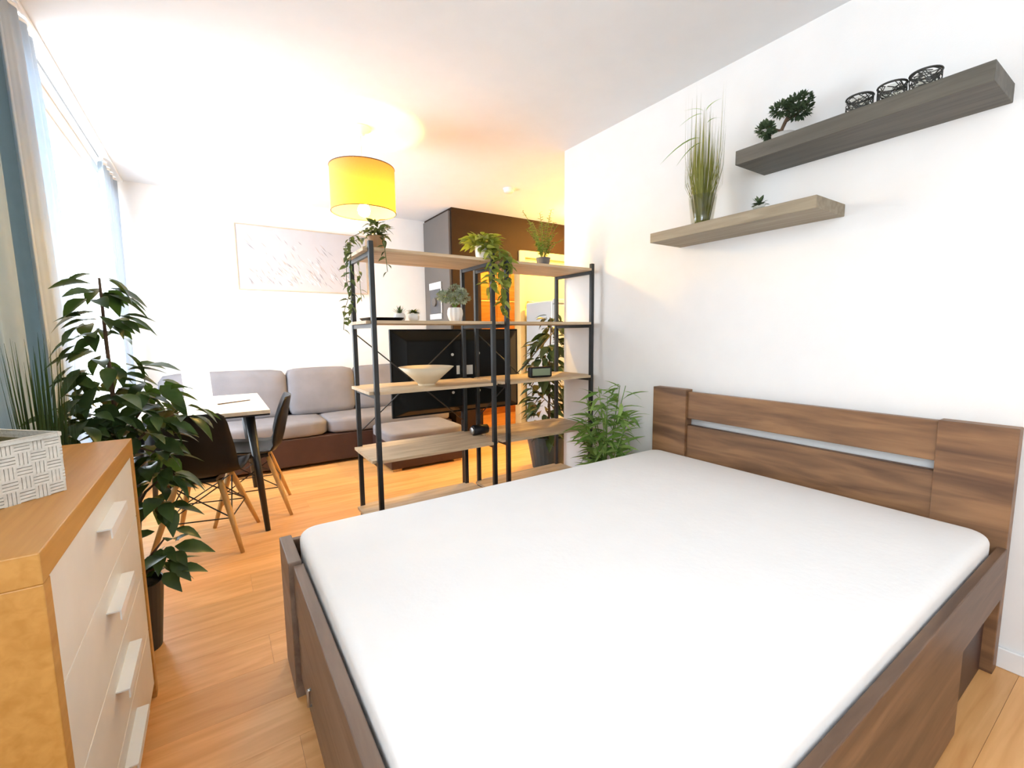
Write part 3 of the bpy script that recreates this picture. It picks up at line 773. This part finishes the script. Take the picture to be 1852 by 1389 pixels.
# bamboo palm by the wall
t = thing('potted_bamboo', 'bright green bamboo plant beside the wall behind the bed', 'plant', (2.06, 2.03, 0))
pot(t, .085, .11, .2, 'potgrey')
rs = random.Random(5)
bl = [leaf_mesh('leaf', .155, .027, .35, .3, 4, .7, 'bamboo'), leaf_mesh('leaf', .125, .024, .2, .3, 4, .7, 'bamboo')]
stems = []
for k in range(11):
    a = 2 * PI * k / 11 + rs.uniform(-.2, .2); q = rs.uniform(.0, .055)
    top = rs.uniform(.58, .93); lean = rs.uniform(.04, .20) * (1.1 - .55 * (top - .55) / .4)
    b = Vector((q * math.cos(a), q * math.sin(a), .18)); e = Vector(((q + lean) * math.cos(a) * (.75 if math.cos(a) > 0 else 1), (q + lean) * 1.05 * math.sin(a), top))
    m = (b + e) / 2 + Vector((-.02 * math.cos(a), -.02 * math.sin(a), .05))
    pts = [b, m, e]
    part('stem', MB().tube(pts, [.005, .004, .002], 6), 'bamboo', t, smooth=True)
    for j in range(27):
        s = rs.uniform(.15, 1.0)
        p = b * (1 - s) ** 2 + m * 2 * s * (1 - s) + e * s * s
        aa = a + rs.uniform(-1.5, 1.5) if rs.random() < .7 else rs.uniform(0, 2 * PI)
        d = Vector((math.cos(aa), math.sin(aa), rs.uniform(-.35, .9)))
        if p.x + d.normalized().x * .19 > .185: d.x = -abs(d.x)
        add_leaf(t, bl[j % 2], p, d, rs.uniform(.8, 1.2), rs.uniform(-.8, .8))

# trailing pot plants on the top boards
def trailing(name, label, loc, pr, ph, potmat, leafmat, L, Wd, crown_n, crown_r, crown_h, vines, seed, individual=True):
    rs = random.Random(seed)
    t = thing(name, label, 'plant', loc, group='pot plants on top of the shelf units')
    pot(t, pr * .78, pr, ph, potmat)
    lm = leaf_mesh('leaf', L, Wd, .3, .3, 4, .75, leafmat)
    items = []
    for k in range(crown_n):
        a = rs.uniform(0, 2 * PI); q = rs.random()
        p = Vector((crown_r * q * .6 * math.cos(a), crown_r * q * .6 * math.sin(a), ph + crown_h * rs.random() * (1 - .5 * q)))
        d = Vector((math.cos(a), math.sin(a), rs.uniform(-.4, .9)))
        items.append((p, d, rs.uniform(.7, 1.15), rs.uniform(-.6, .6)))
    for pts, n in vines:
        pts = [Vector(p) for p in pts]
        part('vine', MB().tube(pts, .0018, 5), 'ivydark', t, smooth=True)
        for j in range(n):
            f = (j + rs.random()) / n * (len(pts) - 1); i = min(int(f), len(pts) - 2); r = f - i
            p = pts[i] * (1 - r) + pts[i + 1] * r
            a = rs.uniform(0, 2 * PI)
            items.append((p, Vector((math.cos(a), math.sin(a), rs.uniform(-1.0, .2))), rs.uniform(.65, 1.1), rs.uniform(-.6, .6)))
    for p, d, sc, ro in items: add_leaf(t, lm, p, d, sc, ro)
    return t
TZ = LV[4] + .0005
trailing('trailing_ivy', 'ivy in a brown pot trailing down the left shelf post', (.755, 2.43, TZ), .045, .075, 'potochre', 'ivydark', .048, .024, 70, .10, .09,
         [([(0, 0, .07), (-.06, .02, .10), (-.13, .03, .06), (-.125, .04, -.02), (-.13, .05, -.15), (-.125, .06, -.27), (-.14, .05, -.37)], 34),
          ([(0, 0, .07), (-.05, .10, .08), (-.12, .16, .05), (-.115, .17, -.03), (-.12, .18, -.14), (-.10, .18, -.20), (-.14, .17, -.30), (-.15, .17, -.41)], 30),
          ([(0, 0, .07), (.02, .06, .07), (-.015, .12, .04), (-.01, .30, .02), (-.012, .315, -.03), (-.01, .315, -.14), (-.005, .315, -.24)], 18),
          ([(0, 0, .07), (.01, -.08, .06), (.0, -.125, .02), (.005, -.13, -.06), (.01, -.13, -.12)], 10)], 21)
trailing('hanging_ivy', 'bushy ivy in a white pot spilling between the two shelf units', (1.40, 2.43, TZ), .05, .085, 'potwhite', 'ivy', .074, .040, 105, .15, .08,
         [([(0, 0, .08), (.03, -.07, .09), (.05, -.135, .03), (.05, -.14, -.08), (.055, -.14, -.20), (.05, -.14, -.33)], 46),
          ([(0, 0, .08), (-.04, -.09, .08), (-.03, -.135, .02), (-.02, -.14, -.08), (-.02, -.14, -.16)], 30),
          ([(0, 0, .08), (.06, -.06, .08), (.09, -.13, .03), (.11, -.14, -.05), (.10, -.14, -.14)], 30),
          ([(0, 0, .08), (.05, .0, .06), (.052, .02, -.05), (.055, .02, -.18)], 24),
          ([(0, 0, .08), (.10, .12, .09), (.25, .30, .03), (.255, .315, -.08), (.25, .315, -.2)], 16),
          ([(0, 0, .08), (.12, .12, .09), (.33, .30, .03), (.335, .315, -.08), (.34, .315, -.2)], 10)], 22)
# feathery fern on the right unit
t = thing('potted_fern', 'feathery yellow-green fern in a grey pot on the right shelf unit', 'plant', (1.93, 2.52, TZ), group='pot plants on top of the shelf units')
pot(t, .036, .050, .075, 'potgrey')
rs = random.Random(31)
lf = leaf_mesh('leaflet', .034, .010, .2, .2, 3, .7, 'fern')
for k in range(20):
    a = 2 * PI * k / 20 + rs.uniform(-.2, .2)
    top = rs.uniform(.16, .40); out = rs.uniform(.05, .15)
    b = Vector((.01 * math.cos(a), .01 * math.sin(a), .055)); e = Vector((out * math.cos(a), out * math.sin(a), top)); m = b * .5 + e * .5 + Vector((-.02 * math.cos(a), -.02 * math.sin(a), .05))
    st = []
    for i in range(7):
        s = i / 6; st.append(b * (1 - s)**2 + m * 2 * s * (1 - s) + e * s * s)
    mb = MB().tube(st, .0016, 5)
    it = []
    for i in range(26):
        s = .15 + .85 * i / 25; p = b * (1 - s)**2 + m * 2 * s * (1 - s) + e * s * s
        aa = a + (PI / 2.4 if i % 2 else -PI / 2.4) + rs.uniform(-.3, .3)
        it.append((p, Vector((math.cos(aa), math.sin(aa), rs.uniform(-.1, .6))), 1.15 - .5 * s, rs.uniform(-.4, .4)))
    jl = join_leaves(lf, it); mb.add(jl.v, jl.f)
    raw_part('frond', mb, 'fern', t)

# grass by the curtain
t = thing('tall_grass_plant', 'dark green grass plant at the curtain beyond the basket', 'plant', (-.465, 1.965, 0))
pot(t, .06, .08, .16, 'potdark')
rs = random.Random(41)
for k in range(130):
    a = rs.uniform(0, 2 * PI); hgt = rs.uniform(.80, 1.22); out = rs.uniform(0, .075)
    b = Vector((.05 * rs.random() * math.cos(a), .05 * rs.random() * math.sin(a), .14))
    e = Vector((max(-.09, out * math.cos(a)), out * math.sin(a), hgt)); w = rs.uniform(.003, .006)
    x = Vector((-math.sin(a), math.cos(a), 0)) * w
    pts = [b.lerp(e, s) + Vector((math.cos(a), math.sin(a), 0)) * .02 * s * s for s in (0, .35, .7, 1)]
    mb = MB(); vs = []
    for i, p in enumerate(pts):
        f = (1, 1, .7, .05)[i]; vs += [p - x * f, p + x * f]
    mb.add(vs, [(2*i, 2*i+1, 2*i+3, 2*i+2) for i in range(3)])
    raw_part('blade', mb, 'ficus', t)

# ---- grass vase on the lower floating shelf
t = thing('grass_vase', 'tall dried grass in a clear glass vase on the lower floating shelf', 'vase', (2.12, 1.44, LZ))
part('vase', MB().lathe([(0, 0), (.052, 0), (.054, .03), (.068, .15), (.0655, .15), (.0515, .035), (.047, .012), (0, .012)], 28), 'vaseglass', t, smooth=True)
rs = random.Random(51)
for k in range(210):
    a = rs.uniform(0, 2 * PI); q = math.sqrt(rs.random()); hgt = rs.uniform(.32, .60) * (1 - .12 * q)
    if rs.random() < .06: hgt = rs.uniform(.6, .68)
    b = Vector((.035 * q * math.cos(a), .035 * q * math.sin(a), .015)); sp_ = .100 * q
    e = Vector((sp_ * math.cos(a), sp_ * math.sin(a), hgt)); w = rs.uniform(.0012, .0028)
    m = Vector((.062 * q * math.cos(a), .062 * q * math.sin(a), .15))
    x = Vector((-math.sin(a), math.cos(a), 0)) * w
    pts = [b, m, m.lerp(e, .4) + Vector((.018 * q * math.cos(a), .018 * q * math.sin(a), .0)), e]
    vs = []
    for i, p in enumerate(pts):
        f = (1, 1, .8, .08)[i]; vs += [p - x * f, p + x * f]
    raw_part('grass_blade', MB().add(vs, [(2*i, 2*i+1, 2*i+3, 2*i+2) for i in range(3)]), 'grassleaf', t)
gl = leaf_mesh('arching_leaf', .15, .012, .9, .2, 6, .6, 'bamboo')
for p, d, s in (((0, .02, .44), (-.2, 1, .45), 1.15), ((.01, .02, .42), (-.1, 1, .25), .8), ((-.02, .0, .54), (-.2, .8, .5), .6), ((0, 0, .56), (-.1, -.7, .9), .5), ((0, .01, .56), (-.2, .5, .9), .5), ((0, -.01, .5), (-.2, -1, .6), .5)):
    add_leaf(t, gl, p, d, s, 0, 'arching_leaf')

# ---- small plant on lower shelf
t = thing('tiny_shelf_plant', 'tiny green plant in a clear pot on the lower floating shelf', 'plant', (2.14, 1.163, LZ))
part('pot', MB().lathe([(0, 0), (.022, 0), (.028, .045), (.025, .045), (.022, .03), (0, .03)], 20), 'vaseglass', t, smooth=True)
rs = random.Random(61); lm = leaf_mesh('leaf', .030, .014, .2, .2, 3, .8, 'bonsai')
for k in range(34):
    a = rs.uniform(0, 2 * PI); e = rs.uniform(0, 1.4)
    d = Vector((math.cos(a) * math.cos(e), math.sin(a) * math.cos(e), math.sin(e)))
    add_leaf(t, lm, Vector((0, 0, .045)) + d * rs.uniform(.0, .025) , d, rs.uniform(.7, 1.1), 0)

# ---- bonsai
t = thing('bonsai_tree', 'small artificial bonsai in a grey bowl on the upper floating shelf', 'plant', (2.13, 1.065, UZ)); t.scale = (.92, .92, .92)
part('pot', MB().lathe([(0, 0), (.040, 0), (.052, .045), (.048, .045), (.044, .034), (0, .034)], 24), 'potpale', t, smooth=True)
part('soil', MB().lathe([(0, .0345), (.043, .0345), (.03, .042), (0, .046)], 18), 'soil', t, smooth=True)
part('trunk', MB().tube([(0, 0, .035), (.0, .01, .07), (0, -.005, .10), (0, -.02, .13), (0, -.03, .16)], [.010, .008, .008, .006, .003], 8), 'bark', t, smooth=True)
part('branch', MB().tube([(0, .008, .065), (0, .04, .08), (0, .08, .105)], [.006, .005, .003], 6), 'bark', t, smooth=True)
part('branch', MB().tube([(0, -.005, .10), (0, -.04, .11), (0, -.07, .13)], [.006, .004, .003], 6), 'bark', t, smooth=True)
rs = random.Random(71); lm = leaf_mesh('needle', .020, .011, .1, .1, 2, .8)
for c, r in (((0, .085, .10), (.035, .038, .028)), ((0, .06, .062), (.02, .022, .022)), ((0, .015, .165), (.035, .045, .026)), ((0, -.055, .165), (.04, .055, .030)), ((0, -.07, .125), (.036, .045, .03))):
    it = []
    for k in range(330):
        d = Vector((rs.gauss(0, 1), rs.gauss(0, 1), rs.gauss(0, 1))).normalized()
        q = rs.random() ** .45
        it.append((Vector((c[0] + d.x * r[0] * q, c[1] + d.y * r[1] * q, c[2] + d.z * r[2] * q)), d + Vector((0, 0, .3)), rs.uniform(.7, 1.2), rs.uniform(-1, 1)))
    raw_part('foliage_pad', join_leaves(lm, it), 'bonsai', t)['kind'] = 'stuff'

# ---- three lace lanterns
def lantern(label, y, r, h, seed):
    rs = random.Random(seed)
    t = thing('lace_lantern', label, 'candle holder', (2.078, y, UZ), group='wire lace candle holders on the upper shelf')
    for z in (.004, h - .004):
        part('ring', MB().tube([(r * math.cos(2*PI*k/28), r * math.sin(2*PI*k/28), z) for k in range(29)], .0035, 6), 'lace', t, smooth=True)
    mb = MB()
    def pt(a, z): return (r * math.cos(a), r * math.sin(a), z)
    for k in range(80):
        a = rs.uniform(0, 2 * PI); z = rs.uniform(.006, h - .006); da = rs.choice((-1, 1)) * rs.uniform(.4, 1.0); z2 = min(h - .004, max(.004, z + rs.uniform(-h, h)))
        mb.tube([pt(a + da * s, z + (z2 - z) * s) for s in (0, .33, .66, 1)], .0016, 4)
    part('wire_lace', mb, 'lace', t)
    part('glass_cup', MB().lathe([(0, .006), (r - .012, .006), (r - .010, h * .85), (r - .0125, h * .85), (r - .0145, .010), (0, .010)], 24), 'vaseglass', t, smooth=True)
lantern('smallest wire lace candle holder, nearest to the bonsai', 0.770, .041, .060, 81)
lantern('middle wire lace candle holder of the three on the upper shelf', 0.673, .041, .060, 82)
lantern('wire lace candle holder farthest from the bonsai on the upper shelf', 0.582, .042, .061, 83)

# ================================================================== THINGS ON THE SHELF UNITS
S4, S3, S2 = LV[3] + .0005, LV[2] + .0005, LV[1] + .0005
t = thing('flat_tray', 'flat black tray at the left end of the shelf unit', 'tray', (.80, 2.54, S4))
def rr(hx, hy, z, r=.03, m=5):
    out = []
    for (sx, sy, a0) in ((1, 1, 0), (-1, 1, PI/2), (-1, -1, PI), (1, -1, 3*PI/2)):
        for k in range(m + 1):
            a = a0 + PI/2 * k / m; out.append((sx*(hx-r) + r*math.cos(a), sy*(hy-r) + r*math.sin(a), z))
    return out
rg = [rr(.085, .10, 0), rr(.10, .115, .018), rr(.096, .111, .018), rr(.082, .097, .004)]
q = len(rg[0]); fs = [tuple(reversed(range(q))), tuple(range(3*q, 4*q))]
for i in range(3): fs += [(i*q+k, i*q+(k+1) % q, (i+1)*q+(k+1) % q, (i+1)*q+k) for k in range(q)]
part('tray_body', MB().add([p for r in rg for p in r], fs), 'blackplastic', t)
part('tray_rim', MB().tube(rr(.098, .113, .018) + [rr(.098, .113, .018)[0]], .002, 5), 'blackplastic', t)

def succulent(name, label, x, kind):
    t = thing(name, label, 'plant', (x, 2.50, S4), group='small succulents on the shelf unit')
    part('pot', MB().lathe([(0, 0), (.020, 0), (.030, .012), (.033, .028), (.028, .044), (.025, .045), (.024, .038), (0, .038)], 24), 'potwhite', t, smooth=True)
    part('soil', MB().lathe([(0, .0385), (.0235, .0385), (0, .041)], 16), 'soil', t)
    rs = random.Random(x * 100)
    lm = leaf_mesh('leaf', .052 if kind else .042, .009 if kind else .018, -.1 if kind else .3, .4, 3, .6, 'bonsai' if kind else 'ivydark')
    for k in range(20 if kind else 24):
        a = 2 * PI * k * .382; e = (.35 + 1.1 * k / 20) if kind else (.12 + .9 * (k / 24) ** 2)
        add_leaf(t, lm, (0, 0, .040 if kind else .049), (math.cos(a) * math.cos(e), math.sin(a) * math.cos(e), math.sin(e)), rs.uniform(.85, 1.1), 0)
succulent('spiky_succulent', 'spiky succulent in a round white pot beside the tray', .892, True)
succulent('rosette_succulent', 'flat rosette succulent in a round white pot beside the spiky one', .975, False)

t = thing('sedum_vase', 'white ribbed vase of pale green sedum heads on the shelf unit', 'vase', (1.24, 2.50, S4))
mb = MB()
def vfn(u, v):
    a = 2 * PI * u
    prof = [(.030, 0), (.040, .02), (.046, .045), (.044, .07), (.038, .085)]
    f = v * 4; i = min(int(f), 3); r = f - i
    R = prof[i][0] * (1 - r) + prof[i+1][0] * r; z = prof[i][1] * (1 - r) + prof[i+1][1] * r
    R *= 1 + .05 * math.cos(9 * a)
    return (R * math.cos(a), R * math.sin(a), z)
mb.grid(vfn, 72, 8); mb.lathe([(0, .001), (.03, .001)], 36); mb.lathe([(0, .078), (.039, .079)], 36)
part('vase', mb, 'potwhite', t, smooth=True)
rs = random.Random(91); lm = leaf_mesh('floret', .014, .010, 0, .1, 2, .8)
for k in range(9):
    a = 2 * PI * k / 8 + .2; q = .0 if k == 8 else rs.uniform(.048, .072)
    c = Vector((q * math.cos(a), q * math.sin(a), .145 + (.045 if k == 8 else rs.uniform(-.012, .03))))
    part('stem', MB().tube([(0, 0, .075), c * .6 + Vector((0, 0, .05)), c], .002, 5), 'bamboo', t)
    it = []
    for j in range(150):
        d = Vector((rs.gauss(0, 1), rs.gauss(0, 1), rs.gauss(0, 1))).normalized()
        it.append((c + Vector((d.x * .036, d.y * .036, d.z * .028)) * rs.uniform(.6, 1), d, rs.uniform(.8, 1.3), rs.uniform(-1, 1)))
    raw_part('flower_head', join_leaves(lm, it), 'sedum', t)['kind'] = 'stuff'

t = thing('wooden_bowl', 'wide pale wooden bowl on the middle shelf board', 'bowl', (1.03, 2.47, S3))
part('bowl_body', MB().lathe([(0, .012), (.052, .012), (.058, .016), (.10, .055), (.160, .108), (.155, .108), (.095, .062), (.05, .026), (0, .022)], 40), 'bowl', t, smooth=True)
part('foot_ring', MB().lathe([(.036, 0), (.050, 0), (.052, .013), (.036, .013), (.036, 0)], 32), 'bowl', t, smooth=False)

t = thing('table_clock', 'rounded black digital clock with a greenish display', 'clock', (1.83, 2.43, S3), math.radians(-8))
part('clock_body', MB().box(-.085, .085, -.022, .022, 0, .072), 'blackplastic', t, bevel=.010)
part('display', MB().box(-.068, .068, -.0245, -.0215, .013, .060), 'clockface', t, bevel=.001)

t = thing('portable_speaker', 'black rounded speaker with a grey end on the second lowest board', 'speaker', (1.43, 2.56, S2))
part('speaker_body', MB().tube([(-.055, 0, .034), (-.05, 0, .034), (.0, 0, .034), (.055, 0, .034)], [.028, .034, .034, .030], 20), 'blackplastic', t, smooth=True)
part('end_cap', MB().tube([(-.0555, 0, .034), (-.064, 0, .034)], [.027, .020], 20), 'steel', t, smooth=True)
